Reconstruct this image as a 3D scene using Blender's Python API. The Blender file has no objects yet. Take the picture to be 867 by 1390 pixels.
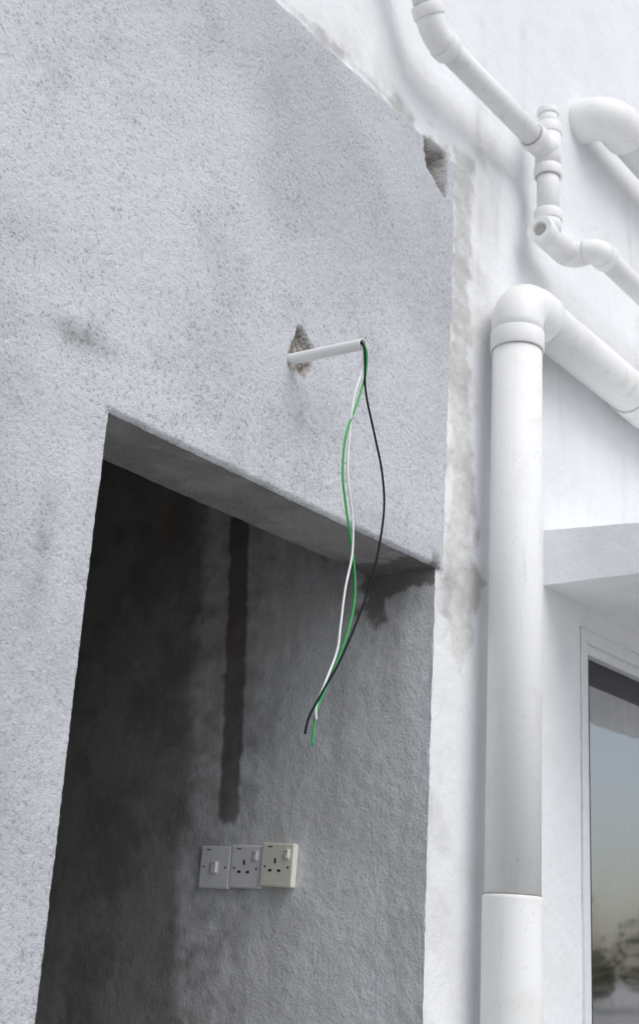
import bpy, math, random
import numpy as np
from mathutils import Vector, Matrix
random.seed(3)
S=bpy.context.scene
COL=S.collection

# ------------------------------------------------------------ noise helpers
def _hash(i,j,k,s):
    n=(i*374761393+j*668265263+k*2147483647+s*1274126177)&0xffffffff
    n=((n^(n>>13))*1274126177)&0xffffffff
    n=((n^(n>>16))*2246822519)&0xffffffff
    return ((n^(n>>15))&0xffffff)/float(0xffffff)
def vnoise(P,scale,seed=0):
    Q=P*scale
    I=np.floor(Q).astype(np.int64);F=Q-I;F=F*F*(3-2*F)
    I=I+100000
    out=0
    for a in (0,1):
        wa=F[:,0] if a else 1-F[:,0]
        for b in (0,1):
            wb=F[:,1] if b else 1-F[:,1]
            for c in (0,1):
                wc=F[:,2] if c else 1-F[:,2]
                out=out+wa*wb*wc*_hash(I[:,0]+a,I[:,1]+b,I[:,2]+c,seed)
    return out-0.5
ROT=np.array([[.36,.48,-.8],[-.8,.60,0],[.48,.64,.6]])
def fbm(P,scale,seed,oct=4,rough=.55):
    out=0;amp=1;tot=0;Q=P@ROT
    for o in range(oct):
        out=out+amp*vnoise(Q+o*3.7,scale*2.03**o,seed+o);tot+=amp;amp*=rough;Q=Q@ROT
    return out/tot*1.6     # about -.5..+.5
def disp(P):
    D=np.zeros_like(P);Q=P@ROT
    for ax in range(3):
        D[:,ax]=(0.006*vnoise(Q,2.2,ax)+0.0012*vnoise(Q,14,10+ax)+0.0012*vnoise(Q,60,20+ax)+0.0018*vnoise(Q,140,30+ax))
    return D
def sstep(a,b,x):
    t=np.clip((x-a)/(b-a),0,1);return t*t*(3-2*t)
def sdpoly(x,z,poly):   # positive inside
    d=np.full(x.shape,1e9);ins=np.zeros(x.shape,bool);n=len(poly)
    for i in range(n):
        x0,z0=poly[i];x1,z1=poly[(i+1)%n]
        ex,ez=x1-x0,z1-z0
        t=np.clip(((x-x0)*ex+(z-z0)*ez)/(ex*ex+ez*ez),0,1)
        d=np.minimum(d,np.hypot(x-x0-t*ex,z-z0-t*ez))
        c=((z0>z)!=(z1>z))&(x<(x1-x0)*(z-z0)/((z1-z0) if z1!=z0 else 1e-9)+x0)
        ins^=c
    return np.where(ins,d,-d)
def gauss(x,z,cx,cz,sx,sz): return np.exp(-((x-cx)/sx)**2-((z-cz)/sz)**2)

# ------------------------------------------------------------ object helpers
def link(o,parent=None):
    COL.objects.link(o)
    if parent: o.parent=parent
    return o
def empty(name):
    o=bpy.data.objects.new(name,None);COL.objects.link(o);o.empty_display_size=.1;return o
def mesh_np(name,V,Q,mat,parent=None,attrs=None,smooth=True):
    me=bpy.data.meshes.new(name)
    me.vertices.add(len(V));me.vertices.foreach_set("co",V.astype(np.float32).ravel())
    me.loops.add(Q.size);me.loops.foreach_set("vertex_index",Q.astype(np.int32).ravel())
    me.polygons.add(len(Q))
    me.polygons.foreach_set("loop_start",np.arange(0,Q.size,4,dtype=np.int32))
    me.update(calc_edges=True);me.validate()
    me.polygons.foreach_set("use_smooth",np.full(len(me.polygons),smooth))
    for k,a in (attrs or {}).items():
        at=me.attributes.new(k,'FLOAT','POINT');at.data.foreach_set("value",a.astype(np.float32))
    me.materials.append(mat);me.update()
    return link(bpy.data.objects.new(name,me),parent)
def lines(keys,steps):
    out=[keys[0]]
    for a,b,s in zip(keys[:-1],keys[1:],steps):
        n=max(1,int(round((b-a)/s)));out+=list(np.linspace(a,b,n+1)[1:])
    return np.array(out)
def grid(A,B,keep=None,flip=False):
    a,b=np.meshgrid(A,B,indexing='ij');na,nb=len(A),len(B)
    idx=np.arange(na*nb).reshape(na,nb)
    q=np.stack([idx[:-1,:-1],idx[1:,:-1],idx[1:,1:],idx[:-1,1:]],-1)
    if keep is not None:
        ca=(A[:-1]+A[1:])/2;cb=(B[:-1]+B[1:])/2
        m=keep(ca[:,None],cb[None,:]);q=q[m]
    q=q.reshape(-1,4)
    if flip: q=q[:,::-1]
    return a.ravel(),b.ravel(),q
def pymesh(name,V,F,mat,parent=None,smooth=False,bevel=0,seg=2):
    me=bpy.data.meshes.new(name);me.from_pydata([tuple(v) for v in V],[],F);me.materials.append(mat)
    if smooth:
        me.polygons.foreach_set("use_smooth",[True]*len(me.polygons))
    me.update();o=link(bpy.data.objects.new(name,me),parent)
    if bevel:
        m=o.modifiers.new("b",'BEVEL');m.width=bevel;m.segments=seg;m.limit_method='ANGLE'
    return o
def box(name,x0,x1,y0,y1,z0,z1,mat,parent=None,bevel=0,seg=2):
    V=[(x,y,z) for x in(x0,x1) for y in(y0,y1) for z in(z0,z1)]
    F=[(0,1,3,2),(4,6,7,5),(0,4,5,1),(2,3,7,6),(0,2,6,4),(1,5,7,3)]
    return pymesh(name,V,F,mat,parent,False,bevel,seg)
def frames(pts):
    T=[]
    for i in range(len(pts)):
        a=pts[max(0,i-1)];b=pts[min(len(pts)-1,i+1)];T.append((b-a).normalized())
    n=T[0].orthogonal().normalized();N=[n]
    for i in range(1,len(pts)):
        n=N[-1]-T[i]*N[-1].dot(T[i]);N.append(n.normalized())
    return T,N
def sweep(name,pts,r,mat,parent=None,seg=32,cap=True,rad=None):
    pts=[Vector(p) for p in pts];T,N=frames(pts);V=[];F=[]
    for i,p in enumerate(pts):
        b=T[i].cross(N[i]);rr=rad[i] if rad else r
        for k in range(seg):
            a=2*math.pi*k/seg;V.append(p+(N[i]*math.cos(a)+b*math.sin(a))*rr)
    for i in range(len(pts)-1):
        for k in range(seg):
            k2=(k+1)%seg;F.append((i*seg+k,i*seg+k2,(i+1)*seg+k2,(i+1)*seg+k))
    if cap:
        F.append(tuple(range(seg-1,-1,-1)));F.append(tuple((len(pts)-1)*seg+k for k in range(seg)))
    o=pymesh(name,V,F,mat,parent,True)
    if cap:
        o.data.polygons[len(F)-1].use_smooth=False;o.data.polygons[len(F)-2].use_smooth=False
    return o
def lathe(name,o0,ax,prof,mat,parent=None,seg=40):
    ax=Vector(ax).normalized();n=ax.orthogonal().normalized();b=ax.cross(n);o0=Vector(o0);V=[];F=[]
    for t,r in prof:
        for k in range(seg):
            a=2*math.pi*k/seg;V.append(o0+ax*t+(n*math.cos(a)+b*math.sin(a))*r)
    for i in range(len(prof)-1):
        for k in range(seg):
            k2=(k+1)%seg;F.append((i*seg+k,i*seg+k2,(i+1)*seg+k2,(i+1)*seg+k))
    ob=pymesh(name,V,F,mat,parent,True)
    m=ob.modifiers.new("e",'EDGE_SPLIT');m.split_angle=math.radians(40)
    return ob
GRIME=None
def collar(name,p,ax,L,r0,r1,mat,parent,e=.002):
    o=lathe(name,p,ax,[(0,r0-.001),(0,r1-e),(e*.4,r1-e*.3),(e,r1),(L-e,r1),(L-e*.4,r1-e*.3),(L,r1-e),(L,r0-.001)],mat,parent)
    p=Vector(p);a=Vector(ax).normalized()      # dirt caught in the joint line
    for s,t in (("a",-.0012),("b",L)):
        lathe(name+"_joint_grime_"+s,p+a*t,a,[(0,r0-.002),(0,r0+.0011),(.0012,r0+.0011),(.0012,r0-.002)],GRIME,parent)
    return o
def arc(p0,c,p1,n=14):
    p0,c,p1=Vector(p0),Vector(c),Vector(p1);u=p0-c;v=p1-c
    return [c+u*math.cos(t*math.pi/2/n)+v*math.sin(t*math.pi/2/n) for t in range(n+1)]

# ------------------------------------------------------------ materials
class MB:
    def __init__(s,name):
        s.m=bpy.data.materials.new(name);s.m.use_nodes=True;s.nt=s.m.node_tree;s.n=s.nt.nodes
        s.b=s.n["Principled BSDF"];s.g=s.n.new("ShaderNodeNewGeometry");s.pos=s.g.outputs["Position"]
    def L(s,a,b): s.nt.links.new(a,b)
    def inp(s,sock,v):
        if hasattr(v,"links"): s.L(v,sock)
        else: sock.default_value=v
    def noise(s,scale,detail=3,rough=.55,vec=None,dist=0):
        n=s.n.new("ShaderNodeTexNoise");n.inputs["Scale"].default_value=scale;n.inputs["Detail"].default_value=detail
        n.inputs["Roughness"].default_value=rough;n.inputs["Distortion"].default_value=dist
        s.L(vec or s.pos,n.inputs["Vector"]);return n.outputs["Fac"]
    def scalev(s,v):
        n=s.n.new("ShaderNodeVectorMath");n.operation='MULTIPLY';s.L(s.pos,n.inputs[0]);n.inputs[1].default_value=v;return n.outputs[0]
    def math(s,op,a,b=0.,c=None,clamp=False):
        n=s.n.new("ShaderNodeMath");n.operation=op;n.use_clamp=clamp;s.inp(n.inputs[0],a);s.inp(n.inputs[1],b)
        if c is not None: s.inp(n.inputs[2],c)
        return n.outputs[0]
    def ss(s,x,a,b,lo=0.,hi=1.):
        n=s.n.new("ShaderNodeMapRange");n.interpolation_type='SMOOTHSTEP';s.L(x,n.inputs[0])
        for i,v in zip((1,2,3,4),(a,b,lo,hi)): s.inp(n.inputs[i],v)
        return n.outputs[0]
    def mix(s,f,a,b,mode='MIX'):
        n=s.n.new("ShaderNodeMix");n.data_type='RGBA';n.blend_type=mode;s.inp(n.inputs[0],f)
        for k,v in ((6,a),(7,b)):
            if hasattr(v,"links"): s.L(v,n.inputs[k])
            else: n.inputs[k].default_value=(*v,1) if len(v)==3 else v
        return n.outputs[2]
    def attr(s,name):
        n=s.n.new("ShaderNodeAttribute");n.attribute_name=name;return n.outputs["Fac"]
    def bump(s,h,dist,strength=1.,nrm=None):
        n=s.n.new("ShaderNodeBump");n.inputs["Distance"].default_value=dist;s.inp(n.inputs["Strength"],strength);s.L(h,n.inputs["Height"])
        if nrm: s.L(nrm,n.inputs["Normal"])
        return n.outputs[0]
    def out(s,col,rough=.8,nrm=None,spec=.3):
        s.inp(s.b.inputs["Base Color"],col if hasattr(col,"links") else (*col,1));s.inp(s.b.inputs["Roughness"],rough)
        s.b.inputs["Specular IOR Level"].default_value=spec
        if nrm: s.L(nrm,s.b.inputs["Normal"])
        return s.m
def stipple(M,sc=150):
    a=M.noise(sc,3,.78);return a,a
def plaster_mat():
    M=MB("facade_plaster");h,a=stipple(M)
    big=M.attr("nbig");mid=M.attr("nmid");edge=M.attr("nedge");dirt=M.attr("dirt")
    g=M.mix(M.ss(big,-.30,.30),(.50,.512,.535),(.64,.652,.675))
    g=M.mix(M.ss(mid,.0,.40,0,.4),g,(.455,.463,.48))
    g=M.mix(M.math('MULTIPLY',M.ss(a,.48,.30),M.ss(mid,-.35,.35,.36,.68)),g,(.16,.16,.165))
    g=M.mix(M.ss(a,.54,.74,0,.50),g,(.81,.825,.85))
    w=M.mix(M.ss(big,-.3,.3),(.82,.834,.85),(.87,.877,.888))
    w=M.mix(M.ss(a,.44,.28,0,.28),w,(.5,.51,.52))
    w=M.mix(M.math('MULTIPLY',dirt,M.ss(mid,-.2,.4,.2,1.)),w,(.50,.49,.46))
    p=M.mix(M.ss(mid,-.2,.3),(.66,.655,.635),(.47,.465,.45))
    p=M.mix(M.ss(a,.48,.30,0,.5),p,(.26,.26,.25))
    pe=M.math('ADD',M.math('MULTIPLY',edge,.05),M.math('MULTIPLY',mid,.055))
    pm=M.ss(M.math('ADD',M.attr("patch"),pe),-.014,.018)
    gm=M.ss(M.math('ADD',M.attr("grey"),M.math('MULTIPLY',edge,.014)),-.003,.003)
    c=M.mix(M.math('MULTIPLY',pm,.85),w,p)
    c=M.mix(gm,c,g)
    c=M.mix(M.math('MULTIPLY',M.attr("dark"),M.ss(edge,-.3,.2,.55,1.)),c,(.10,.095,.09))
    ch=M.mix(M.ss(a,.35,.62),(.16,.145,.13),(.47,.44,.39))
    c=M.mix(M.attr("chip"),c,ch)
    n=M.bump(h,.0042,M.ss(gm,0,1,.42,1.))
    return M.out(c,.92,n,.2)
def inner_mat():
    M=MB("inner_plaster");h,a=stipple(M)
    mid=M.attr("nmid");drip=M.attr("drip");edge=M.attr("nedge")
    lite=M.mix(M.ss(mid,-.25,.3),(.83,.84,.85),(.73,.735,.74))
    lite=M.mix(M.ss(drip,.0,.35,0,.3),lite,(.48,.47,.45))
    lite=M.mix(M.ss(a,.46,.30,0,.35),lite,(.25,.25,.25))
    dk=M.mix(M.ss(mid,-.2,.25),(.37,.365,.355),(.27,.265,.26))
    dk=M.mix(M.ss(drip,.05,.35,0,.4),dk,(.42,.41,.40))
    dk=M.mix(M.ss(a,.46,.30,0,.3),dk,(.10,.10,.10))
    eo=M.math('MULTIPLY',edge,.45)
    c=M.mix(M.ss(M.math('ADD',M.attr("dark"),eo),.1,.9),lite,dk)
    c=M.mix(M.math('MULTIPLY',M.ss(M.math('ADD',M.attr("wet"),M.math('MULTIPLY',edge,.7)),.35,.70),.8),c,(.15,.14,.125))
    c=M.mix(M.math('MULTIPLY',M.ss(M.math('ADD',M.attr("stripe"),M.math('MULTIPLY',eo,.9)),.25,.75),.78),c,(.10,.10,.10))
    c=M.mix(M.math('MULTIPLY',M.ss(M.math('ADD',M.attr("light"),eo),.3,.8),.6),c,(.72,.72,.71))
    c=M.mix(M.math('MULTIPLY',M.attr("rust"),.5),c,(.36,.20,.13))
    return M.out(c,.93,M.bump(h,.0036,.9),.2)
def plain_plaster(name,c1,c2,k=.5):
    M=MB(name);h,a=stipple(M);mid=M.noise(5,3,.65)
    c=M.mix(M.ss(mid,.35,.7),c1,c2);c=M.mix(M.ss(a,.44,.28,0,.3),c,tuple(v*.5 for v in c1))
    return M.out(c,.92,M.bump(h,.0040,k),.2)
def pvc(name,c,rough=.5,dirt=.42):
    M=MB(name);n=M.noise(9,3,.65,dist=.5);st=M.noise(1,3,.6,vec=M.scalev((45,45,4)));sp=M.noise(160,1,.6)
    col=M.mix(M.ss(n,.50,.8,0,dirt),c,(.62,.585,.50))
    col=M.mix(M.ss(st,.56,.8,0,dirt),col,(.55,.525,.47))
    col=M.mix(M.ss(sp,.67,.76,0,.6*dirt),col,(.33,.30,.26))
    return M.out(col,M.ss(n,.3,.7,rough,rough+.15),None,.35)
def simple(name,c,rough=.5,spec=.5,nscale=40,var=.12):
    M=MB(name);n=M.noise(nscale,2,.6)
    return M.out(M.mix(M.ss(n,.3,.7),c,tuple(v*(1-var) for v in c)),rough,None,spec)
facade=plaster_mat();inner=inner_mat()
GRIME=simple("joint_grime",(.30,.27,.23),.9,.1)
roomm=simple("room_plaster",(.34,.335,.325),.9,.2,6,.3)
whitep=plain_plaster("white_plaster",(.85,.862,.875),(.79,.80,.81),.5)
PV=pvc("pvc_white",(.86,.862,.852));PV2=pvc("pvc_joint",(.88,.878,.86),.42,.28)
def low(P): return {"nbig":fbm(P,1.9,200,4),"nmid":fbm(P,9,210,4,.6),"nedge":fbm(P,30,220,3,.65)}

# ------------------------------------------------------------ house
house=empty("house")
DX0,DX1,DZ=1.24,2.155,2.205
WX0,WX1,WZ0,WZ1=2.785,4.25,.95,2.228
def keep(x,z):
    door=(x>DX0)&(x<DX1)&(z<DZ);win=(x>WX0)&(x<WX1)&(z>WZ0)&(z<WZ1)
    return ~(door|win)
X=lines([-3,.8,DX0,DX1,WX0,3.3,WX1,7.0],[.2,.006,.006,.006,.006,.05,.2])
Z=lines([0,WZ0,1.25,DZ,WZ1,3.175,4.5,5.6],[.1,.06,.006,.006,.006,.006,.1])
x,z,q=grid(X,Z,keep)
P=np.stack([x,np.zeros_like(x),z],1);D=disp(P);LO=low(P)
ragged=vnoise(P,22,77)*.010+vnoise(P,70,78)*.006
grey=np.minimum(2.178-x,3.176-z)
grey=np.where(z<DZ,np.minimum(grey,DX1-.004-x),grey)
patch=sdpoly(x,z,[(2.17,3.24),(2.255,3.22),(2.258,2.9),(2.270,2.62),(2.298,2.42),(2.315,2.22),(2.298,2.03),(2.25,1.985),(2.20,2.04),(2.19,2.2)])
band=np.minimum(.016-np.abs(z-3.192),2.2-x)-.008
patch=np.maximum(patch,band)
hole=sdpoly(x,z,[(2.046,3.182),(2.147,3.186),(2.143,3.062),(2.105,3.075),(2.060,3.105)])+ragged*.5
chip=sdpoly(x,z,[(1.664,2.540),(1.706,2.512),(1.708,2.470),(1.690,2.440),(1.640,2.446),(1.636,2.475),(1.650,2.500)])+ragged*.6
lint=sdpoly(x,z,[(2.125,2.20),(2.135,2.232),(2.16,2.236),(2.162,2.20)])
dep=.05*sstep(0,.008,hole)+ .016*sstep(0,.008,chip)*(1+vnoise(P,80,5)*1.4)
coat=-.004*sstep(-.003,.003,grey+ragged*.3)
soft=-.010*sstep(2.31,2.42,x+.02*vnoise(P,4,9)*4)*sstep(3.32,3.22,z+.05*vnoise(P,5,11))*sstep(2.5,2.62,z)
rough=(vnoise(P,45,50)*.0022+vnoise(P,110,51)*.0025)*sstep(-.01,.01,patch)*(grey<0)
y=D[:,1]+dep+coat+soft+rough
on_edge=((np.abs(z-DZ)<1e-6)&(x>=DX0-1e-6)&(x<=DX1+1e-6))|(((np.abs(x-DX0)<1e-6)|(np.abs(x-DX1)<1e-6))&(z<=DZ+1e-6))
y=np.where(on_edge,D[:,1]+.003,y)
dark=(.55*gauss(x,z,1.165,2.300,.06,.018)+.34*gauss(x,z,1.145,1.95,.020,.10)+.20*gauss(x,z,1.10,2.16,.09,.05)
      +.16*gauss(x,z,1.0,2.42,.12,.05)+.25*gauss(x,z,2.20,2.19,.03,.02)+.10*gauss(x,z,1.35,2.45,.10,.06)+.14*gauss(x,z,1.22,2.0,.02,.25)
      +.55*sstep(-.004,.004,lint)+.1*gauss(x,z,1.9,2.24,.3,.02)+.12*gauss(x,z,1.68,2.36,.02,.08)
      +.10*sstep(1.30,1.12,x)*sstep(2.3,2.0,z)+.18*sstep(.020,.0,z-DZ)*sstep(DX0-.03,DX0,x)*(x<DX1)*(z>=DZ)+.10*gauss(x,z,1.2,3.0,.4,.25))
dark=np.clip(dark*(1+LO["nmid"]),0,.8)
chipm=np.clip(sstep(-.003,.004,chip)+.75*sstep(-.002,.004,hole),0,1)
dirt=np.clip(.40*gauss(x,z,2.30,2.9,.05,.5)+.25*gauss(x,z,2.478,2.95,.05,.2)+.35*sstep(3.30,3.20,z)*sstep(2.30,2.18,x)+.35*gauss(x,z,2.33,3.27,.25,.03)
     +.35*gauss(x,z,3.0,2.43,.5,.02)+.5*sstep(.1,.35,fbm(P*np.array([12,1,1.0]),1.2,400,4))*.5+.12,0,1)
V=np.stack([x+D[:,0],y,z+D[:,2]],1)
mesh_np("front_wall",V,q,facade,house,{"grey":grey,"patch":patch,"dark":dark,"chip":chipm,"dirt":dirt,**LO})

# reveals of the doorway -------------------------------------------------
TH=.156
def reveal(name,pts,q,mat,dark,**kw):
    D=disp(pts);front=np.abs(pts[:,1])<1e-6
    V=pts+D;V[front,1]=D[front,1]+.003
    z0=np.zeros(len(pts));L=low(pts);L.pop("nbig")
    L["drip"]=fbm(pts*np.array([1,26,2.2]),1,300,4,.6)
    for k_ in ("stripe","light","rust","wet"): L[k_]=kw.get(k_,z0)
    return mesh_np(name,V,q,mat,house,{"dark":dark,**L})
Xr=X[(X>=DX0-1e-6)&(X<=DX1+1e-6)];Yr=np.linspace(0,TH,27);Zr=Z[Z<=DZ+1e-6]
a,b,qq=grid(Xr,Yr);pts=np.stack([a,b,np.full_like(a,DZ)],1)
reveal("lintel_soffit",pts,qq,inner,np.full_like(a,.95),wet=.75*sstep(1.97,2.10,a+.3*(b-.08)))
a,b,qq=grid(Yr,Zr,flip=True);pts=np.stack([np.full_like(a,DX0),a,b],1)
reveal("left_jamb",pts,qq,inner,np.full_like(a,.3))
Ys=lines([0,TH,1.25,2.8],[.006,.007,.2]);Zs=np.concatenate([Zr,lines([DZ,2.9],[.008])[1:]])
a,b,qq=grid(Ys,Zs,keep=lambda yy,zz:~((yy<TH)&(zz>DZ)));pts=np.stack([np.full_like(a,DX1),a,b],1)
nz=vnoise(pts,5,91)*.08
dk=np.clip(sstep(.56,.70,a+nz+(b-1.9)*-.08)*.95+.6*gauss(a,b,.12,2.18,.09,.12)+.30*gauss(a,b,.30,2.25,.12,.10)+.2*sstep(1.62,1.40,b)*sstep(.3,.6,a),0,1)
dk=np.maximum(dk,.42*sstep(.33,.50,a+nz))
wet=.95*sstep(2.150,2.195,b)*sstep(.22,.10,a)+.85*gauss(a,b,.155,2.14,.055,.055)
cy=.507+(b-1.73)*.060
stripe=sstep(.046,.012,np.abs(a-cy))*sstep(1.66,1.74,b)
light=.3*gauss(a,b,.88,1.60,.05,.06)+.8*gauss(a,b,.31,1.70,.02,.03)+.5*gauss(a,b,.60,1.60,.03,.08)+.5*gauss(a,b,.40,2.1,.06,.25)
rust=gauss(a,b,.78,2.42,.05,.05)+.4*gauss(a,b,.56,2.1,.06,.3)
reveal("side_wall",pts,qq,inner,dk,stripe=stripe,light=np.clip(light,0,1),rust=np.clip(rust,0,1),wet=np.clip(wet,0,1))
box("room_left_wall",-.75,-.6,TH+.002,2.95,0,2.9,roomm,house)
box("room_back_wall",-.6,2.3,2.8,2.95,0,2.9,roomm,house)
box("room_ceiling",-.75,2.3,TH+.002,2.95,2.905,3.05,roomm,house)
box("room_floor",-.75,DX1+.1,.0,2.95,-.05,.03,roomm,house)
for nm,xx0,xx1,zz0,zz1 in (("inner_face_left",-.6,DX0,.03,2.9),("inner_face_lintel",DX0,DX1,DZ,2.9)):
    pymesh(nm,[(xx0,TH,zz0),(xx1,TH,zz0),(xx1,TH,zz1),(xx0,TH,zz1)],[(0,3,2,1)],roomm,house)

# canopy over the window --------------------------------------------------
def panel(name,f,A,B,mat,flip=False):
    a,b,qq=grid(A,B,flip=flip);pts=f(a,b);return mesh_np(name,pts+disp(pts)*.9,qq,mat,house)
CX0,CX1,CY=2.605,4.6,-.62
ct=lambda yy:2.416+yy*.075
Cy=np.linspace(CY,.01,80);Cx=lines([CX0,3.4,CX1],[.012,.1])
t=np.linspace(0,1,18)
panel("canopy_end",lambda a,b:np.stack([np.full_like(a,CX0),a,2.283+(ct(a)-2.283)*b],1),Cy,t,whitep,True)
panel("canopy_soffit",lambda a,b:np.stack([a,b,np.full_like(a,2.283)],1),Cx,Cy,whitep,False)
panel("canopy_top",lambda a,b:np.stack([a,b,ct(b)],1),Cx,Cy,whitep,True)
panel("canopy_front",lambda a,b:np.stack([a,np.full_like(a,CY),2.283+(ct(np.full_like(a,CY))-2.283)*b],1),Cx,t,whitep)

# window --------------------------------------------------------------------
alu=simple("white_aluminium",(.80,.81,.82),.35,.5,30,.06);blk=simple("black_frame",(.02,.02,.022),.4,.5)
gl=MB("window_glass")
tr=gl.n.new("ShaderNodeBsdfTransparent");tr.inputs[0].default_value=(.78,.80,.79,1);gs=gl.n.new("ShaderNodeBsdfGlossy");gs.inputs["Roughness"].default_value=.03;gs.inputs[0].default_value=(.97,.97,.97,1)
lw=gl.n.new("ShaderNodeFresnel");lw.inputs[0].default_value=1.9;mx=gl.n.new("ShaderNodeMixShader")
f=gl.math('ADD',lw.outputs[0],.36,clamp=True)
gl.L(f,mx.inputs[0]);gl.L(tr.outputs[0],mx.inputs[1]);gl.L(gs.outputs[0],mx.inputs[2]);gl.L(mx.outputs[0],gl.n["Material Output"].inputs[0])
bn=gl.bump(gl.noise(3,1,.5),.004,.5);gl.L(bn,gs.inputs["Normal"])
def ringframe(nm,x0,x1,z0,z1,w,y0,y1,mat,bev=.002):
    box(nm+"_head",x0,x1,y0,y1,z1-w,z1,mat,house,bev);box(nm+"_sill",x0,x1,y0,y1,z0,z0+w,mat,house,bev)
    box(nm+"_left",x0,x0+w,y0+.0005,y1,z0+w,z1-w,mat,house,bev);box(nm+"_right",x1-w,x1,y0+.0005,y1,z0+w,z1-w,mat,house,bev)
ringframe("window_frame",WX0+.002,WX1-.002,WZ0+.002,WZ1-.002,.030,-.006,.10,alu)
ringframe("window_inner_frame",WX0+.032,WX1-.032,WZ0+.032,WZ1-.032,.024,.006,.09,alu)
xm=(WX0+WX1)/2
for i,(s0,s1,yy) in enumerate(((WX0+.056,xm+.03,.03),(xm-.03,WX1-.056,.055))):
    ringframe("window_sash_%d"%i,s0,s1,WZ0+.056,WZ1-.056,.055,yy,yy+.022,blk)
    pymesh("window_pane_%d"%i,[(s0+.05,yy+.011,WZ0+.1),(s1-.05,yy+.011,WZ0+.1),(s1-.05,yy+.011,WZ1-.1),(s0+.05,yy+.011,WZ1-.1)],[(0,1,2,3)],gl.m,house)
cur=simple("curtain_fabric",(.70,.62,.52),.9,.1,20,.2)
cx=np.linspace(WX0+.02,WX1-.05,240);a,b,qq=grid(cx,np.linspace(WZ0,WZ1,6))
pts=np.stack([a,.16+.022*np.sin(a*62+np.sin(a*9)*2)+.01*np.sin(a*23),b],1);mesh_np("curtain",pts,qq,cur,house)
wr=simple("window_room",(.3,.3,.29),.9)
box("window_room_back",WX0-.1,WX1+.1,1.4,1.45,.5,2.6,wr,house);box("window_room_ceiling",WX0-.1,WX1+.1,.12,1.4,2.6,2.65,wr,house)
box("window_room_side_a",WX0-.15,WX0-.1,.12,1.4,.5,2.6,wr,house);box("window_room_side_b",WX1+.1,WX1+.15,.12,1.4,.5,2.6,wr,house);box("window_room_floor",WX0-.1,WX1+.1,.12,1.4,.45,.5,wr,house)

# ------------------------------------------------------------ downpipe
dp=empty("downpipe");PX,PY,R=2.334,-.08,.055;HZ=2.872;BR=.062
sweep("vertical_pipe",[(PX,PY,1.56),(PX,PY,2.2),(PX,PY,HZ-BR-.01)],R,PV,dp,48)
lathe("lower_pipe",(PX-.001,PY,.02),(0,0,1),[(0,.0585),(1.2,.0585),(1.556,.0585),(1.561,.0578),(1.563,.0560),(1.563,.052)],PV,dp,48)
lathe("lower_pipe_joint_grime",(PX,PY,1.5832),(0,0,1),[(0,.054),(0,.0559),(.0015,.0559),(.0015,.054)],GRIME,dp,48)
collar("elbow_collar_low",(PX,PY,HZ-BR-.066),(0,0,1),.046,R,.0600,PV2,dp,.003)
A=arc((PX,PY,HZ-BR),(PX+BR,PY,HZ-BR),(PX+BR,PY,HZ))
sweep("elbow",[(PX,PY,HZ-BR-.03)]+A+[(PX+BR+.003,PY,HZ)],.0580,PV2,dp,48)
collar("elbow_collar_side",(PX+BR,PY,HZ),(1,0,0),.052,R,.0610,PV2,dp,.003)
sweep("horizontal_pipe",[(PX+BR+.01,PY,HZ),(3,PY,HZ),(5.5,PY,HZ)],R,PV,dp,48)
collar("pipe_coupling",(2.915,PY,HZ),(1,0,0),.13,R,.060,PV2,dp,.003)

# ------------------------------------------------------------ small waste pipe
wp=empty("waste_pipe");r=.0275;RS=.032;RC=.0345;y0=-.08;z1=3.352;x1=2.478
d45=Vector((-.54,0,.84)).normalized();k=Vector((1.957,y0,z1+.004))
sweep("upper_run",[k+d45*1.2,k+d45*.3,k+d45*.04],r,PV,wp)
sweep("bend",[k+d45*.05,k+d45*.03,k+d45*.012+Vector((.003,0,0)),k+Vector((.018,0,-.003)),k+Vector((.05,0,-.004))],RS*.97,PV2,wp)
collar("bend_collar_a",k+d45*.035,d45,.028,r,RC,PV2,wp);collar("bend_collar_b",(1.99,y0,z1),(1,0,0),.028,r,RC,PV2,wp)
sweep("horizontal_run",[(1.99,y0,z1),(2.2,y0,z1),(x1-.06,y0,z1)],r,PV,wp)
collar("tee_collar_a",(x1-.085,y0,z1),(1,0,0),.028,r,RC,PV2,wp)
sweep("tee_arm",[(x1-.06,y0,z1),(x1-.03,y0,z1),(x1,y0,z1)],RS,PV2,wp)
sweep("tee_body",[(x1,y0,z1-.055),(x1,y0,z1),(x1,y0,z1+.06)],RS,PV2,wp)
collar("tee_collar_top",(x1,y0,z1+.045),(0,0,1),.03,r,RC,PV2,wp)
sweep("top_pipe",[(x1,y0,z1+.07),(x1,y0,z1+.09),(x1,y0,z1+.108)],.024,PV,wp);collar("top_plug",(x1,y0,z1+.104),(0,0,1),.018,.002,.027,PV2,wp)
collar("tee_collar_low",(x1,y0,z1-.075),(0,0,1),.028,r,RC,PV2,wp)
sweep("drop",[(x1,y0,z1-.06),(x1,y0,3.25),(x1,y0,3.15)],r,PV,wp)
zb=3.112
collar("drop_collar",(x1,y0,zb+.04),(0,0,1),.028,r,RC,PV2,wp)
sweep("low_tee_stem",[(x1,y0,zb+.05),(x1,y0,zb+.03),(x1,y0,zb)],RS,PV2,wp)
sweep("low_tee",[(x1-.03,y0,zb),(x1,y0,zb),(x1+.085,y0,zb)],RS,PV2,wp)
lathe("cleanout_cap",(x1-.03,y0,zb),(-1,0,0),[(-.004,.030),(-.004,.0335),(.012,.0335),(.014,.032),(.014,.019),(.006,.017),(.006,.0)],PV2,wp)
lathe("cleanout_plug",(x1-.03,y0,zb),(-1,0,0),[(.007,.0),(.009,.0),(.009,.013),(.0085,.014),(.006,.014)],simple("grey_plug",(.45,.44,.41),.6),wp)
e=.030
A=arc((x1+.085,y0,zb),(x1+.085,y0-e,zb),(x1+.085+e,y0-e,zb),10)
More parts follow.
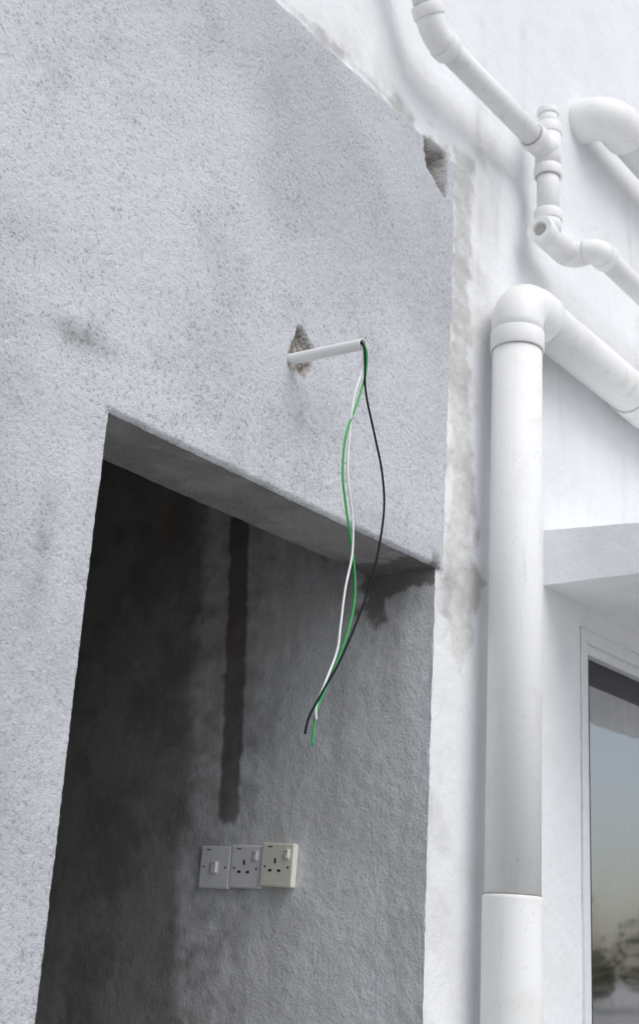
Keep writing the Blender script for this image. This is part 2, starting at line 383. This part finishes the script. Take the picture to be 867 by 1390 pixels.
sweep("low_elbow",A+[(x1+.085+e,y0-e-.012,zb)],.0315,PV2,wp)
A2=arc((x1+.085+e,y0-e-.010,zb),(x1+.085+2*e,y0-e-.010,zb),(x1+.085+2*e,y0-2*e-.010,zb),10)
sweep("low_elbow_out",A2,.0312,PV2,wp)
xo,yo=x1+.085+2*e,y0-2*e-.010
collar("out_collar",(xo-.004,yo,zb),(1,0,0),.03,r,RC,PV2,wp)
sweep("outgoing_run",[(xo,yo,zb),(3.2,yo,zb-.002),(5.5,yo,zb-.02)],r,PV,wp)

# large soil pipe higher up
sp=empty("soil_pipe");sx,sy,sz=2.80,-.09,3.655;B2=.065
A=arc((sx,sy+B2,sz),(sx+B2,sy+B2,sz),(sx+B2,sy,sz))
sweep("elbow",[(sx,.03,sz)]+A+[(sx+B2+.004,sy,sz)],.059,PV2,sp,48)
collar("elbow_collar",(sx+B2,sy,sz),(1,0,0),.055,.055,.0620,PV2,sp,.003)
sweep("pipe",[(sx+B2,sy,sz),(4,sy,sz),(6,sy,sz)],.055,PV,sp,48)
# masonry nail left under the pipe
nl=simple("rusty_steel",(.12,.08,.06),.6)
sweep("masonry_nail",[(2.632,.01,2.866),(2.632,-.02,2.866),(2.633,-.042,2.868)],.0022,nl,None,10)

# ------------------------------------------------------------ conduit + wires
cd=empty("electrical_conduit");b0=Vector((1.650,.03,2.466));b1=Vector((1.646,-.165,2.452));ax=(b1-b0);Lc=ax.length
cpv=pvc("conduit_pvc",(.84,.84,.83),.4,.12)
lathe("tube",b0,ax,[(0,.0102),(Lc-.0006,.0102),(Lc,.0096),(Lc,.0086),(Lc-.05,.0084),(Lc-.05,.0)],cpv,cd,32)
def wire(name,xz,mat,ys):
    pts=[Vector((1.647,-.13,2.452))];n=len(xz)
    for i,(a,c) in enumerate(xz): pts.append(Vector((a/1000,ys[0]+(ys[1]-ys[0])*i/(n-1),c/1000)))
    P_=[pts[0]]+pts+[pts[-1]*2-pts[-2]];out=[]
    for i in range(1,len(P_)-2):
        p0,p1,p2,p3=P_[i-1:i+3]
        for s in range(10):
            t=s/10;out.append(.5*((2*p1)+(p2-p0)*t+(2*p0-5*p1+4*p2-p3)*t*t+(3*p1-p0-3*p2+p3)*t**3))
    out.append(pts[-1]);sweep(name,out,.0019,mat,None,14)
wire("green_electrical_wire",[(1646,2449),(1657,2409),(1641,2348),(1612,2270),(1609,2203),(1625,2144),(1648,2081),(1662,2022),(1659,1972),(1639,1913),(1609,1854),(1584,1804),(1579,1750)],simple("green_insulation",(.03,.42,.09),.4,.4),(-.168,-.16))
wire("white_electrical_wire",[(1643,2446),(1644,2398),(1627,2343),(1620,2259),(1623,2195),(1641,2136),(1646,2074),(1632,2008),(1625,1946),(1619,1903),(1592,1845),(1575,1810),(1577,1789)],simple("white_insulation",(.84,.84,.84),.4,.4),(-.166,-.166))
wire("black_electrical_wire",[(1641,2447),(1654,2366),(1686,2295),(1712,2237),(1723,2173),(1711,2091),(1689,2022),(1657,1953),(1619,1885),(1585,1837),(1553,1790),(1544,1762)],simple("black_insulation",(.010,.014,.018),.65,.15),(-.17,-.172))

# ------------------------------------------------------------ sockets
swm=simple("socket_white",(.84,.84,.87),.3,.5,60,.05);crm=simple("socket_cream",(.87,.85,.74),.3,.5,60,.05);hol=simple("socket_hole",(.015,.015,.015),.7,.3);red=simple("switch_red",(.5,.03,.02),.4)
def plate(name,yc,zc,mat,kind,depth,rot):
    e=empty(name);fx=-depth
    box("faceplate",fx,0,-.0425,.0425,-.043,.043,mat,e,.0040,4)
    def sl(nm,y,z,w,h,m=hol,t=.0006,bev=.0): return box(nm,fx-t,fx+.002,y-w/2,y+w/2,z-h/2,z+h/2,m,e,bev,2)
    if kind=="socket":
        sl("earth_slot",.004,.008,.0045,.010);sl("live_slot",-.0075,-.011,.0085,.0045);sl("neutral_slot",.0155,-.011,.0085,.0045)
        sl("rocker_recess",-.026,.022,.014,.022,mat,.0012,.0004);sl("rocker",-.026,.022,.010,.018,mat,.0042,.0015);sl("rocker_mark",-.026,.027,.003,.003,red,.0046)
    else:
        sl("rocker_recess",0,0,.019,.026,mat,.0012,.0004);sl("rocker",0,0,.015,.022,mat,.0045,.0015);sl("rocker_mark",0,.007,.004,.002,red,.0049)
    for s in (-1,1): sl("screw_%s"%("a" if s<0 else "b"),s*.030,-.004 if kind=="socket" else 0,.004,.004,hol,.0004,.0)
    sl("label",0.02,.035,.012,.002,hol,.0004)
    e.location=(DX1-.002,yc,zc);e.rotation_euler=(rot,0,0)
plate("wall_switch",.5245,1.6145,swm,"switch",.010,math.radians(1.2))
plate("power_socket",.4385,1.6165,swm,"socket",.011,math.radians(1.0))
plate("power_socket",.352,1.6200,crm,"socket",.016,math.radians(1.6))

# ------------------------------------------------------------ ground + trees
G=MB("concrete_ground");gn=G.noise(.6,4,.65);gf=G.noise(30,3,.6)
gm_=G.out(G.mix(G.ss(gn,.35,.7),(.46,.455,.445),(.37,.365,.355)),.9,G.bump(gf,.004,.6),.2)
pymesh("ground",[(-400,-400,0),(400,-400,0),(400,400,0),(-400,400,0)],[(0,1,2,3)],gm_)
lm=simple("foliage",(.06,.09,.035),.8,.2,3,.5)
rng=np.random.default_rng(5);n=16000
cl=np.stack([rng.uniform(8,60,90),rng.uniform(-34,-24,90),rng.uniform(1.2,4.6,90)],1);rr=rng.uniform(.9,2.0,90)
ci=rng.integers(0,90,n);dv=rng.normal(size=(n,3));dv/=np.linalg.norm(dv,axis=1)[:,None]
c=cl[ci]+dv*(rr[ci]*rng.uniform(.5,1,n)**.5)[:,None];c[:,2]=np.maximum(c[:,2],.1)
u=rng.normal(size=(n,3));u/=np.linalg.norm(u,axis=1)[:,None];w=np.cross(u,dv);sz_=rng.uniform(.10,.24,n)[:,None]
VV=np.stack([c-u*sz_,c+w*sz_*.6,c+u*sz_,c-w*sz_*.6],1).reshape(-1,3);mesh_np("tree_line",VV,np.arange(4*n).reshape(-1,4),lm,None,None,False)

# ------------------------------------------------------------ light
W=bpy.data.worlds.new("World");S.world=W;W.use_nodes=True;wn=W.node_tree.nodes;bg=wn["Background"]
sky=wn.new("ShaderNodeTexSky");sky.sky_type='NISHITA';sky.sun_disc=False
sd=Vector((-.10,-.62,.78)).normalized()
el=math.asin(sd.z);sky.sun_elevation=el;sky.sun_rotation=math.atan2(sd.x,sd.y);sky.dust_density=2;sky.air_density=1
hs=wn.new("ShaderNodeHueSaturation");hs.inputs["Saturation"].default_value=.62
W.node_tree.links.new(sky.outputs[0],hs.inputs["Color"]);W.node_tree.links.new(hs.outputs[0],bg.inputs[0]);bg.inputs[1].default_value=.15
sl=bpy.data.lights.new("sun",'SUN');sl.energy=1.5;sl.angle=math.radians(45);sl.color=(1,.985,.965)
so=bpy.data.objects.new("sun",sl);so.rotation_euler=sd.to_track_quat('Z','Y').to_euler();link(so)

# ------------------------------------------------------------ camera
r_=math.radians(3.6);th=math.radians(20.0);az=math.radians(38.56);f_=1780.
h=Vector((math.cos(az),math.sin(az),0));Rr=Vector((math.sin(az),-math.cos(az),0));zz=Vector((0,0,1))
Fw=h*math.cos(th)+zz*math.sin(th);U=-h*math.sin(th)+zz*math.cos(th)
right=Rr*math.cos(r_)+U*math.sin(r_);up=-Rr*math.sin(r_)+U*math.cos(r_)
cam=bpy.data.cameras.new("camera");co=bpy.data.objects.new("camera",cam);link(co)
M4=Matrix((right,up,-Fw)).transposed().to_4x4();M4.translation=Vector((0,-1.4,1.45));co.matrix_world=M4
cam.sensor_fit='VERTICAL';cam.sensor_height=36;cam.lens=f_/1390*36;cam.shift_y=-45/1390;cam.clip_start=.05;cam.clip_end=1500
cam.dof.use_dof=True;cam.dof.focus_distance=2.15;cam.dof.aperture_fstop=5.6
S.camera=co
S.view_settings.view_transform='Standard';S.view_settings.look='None';S.view_settings.exposure=0
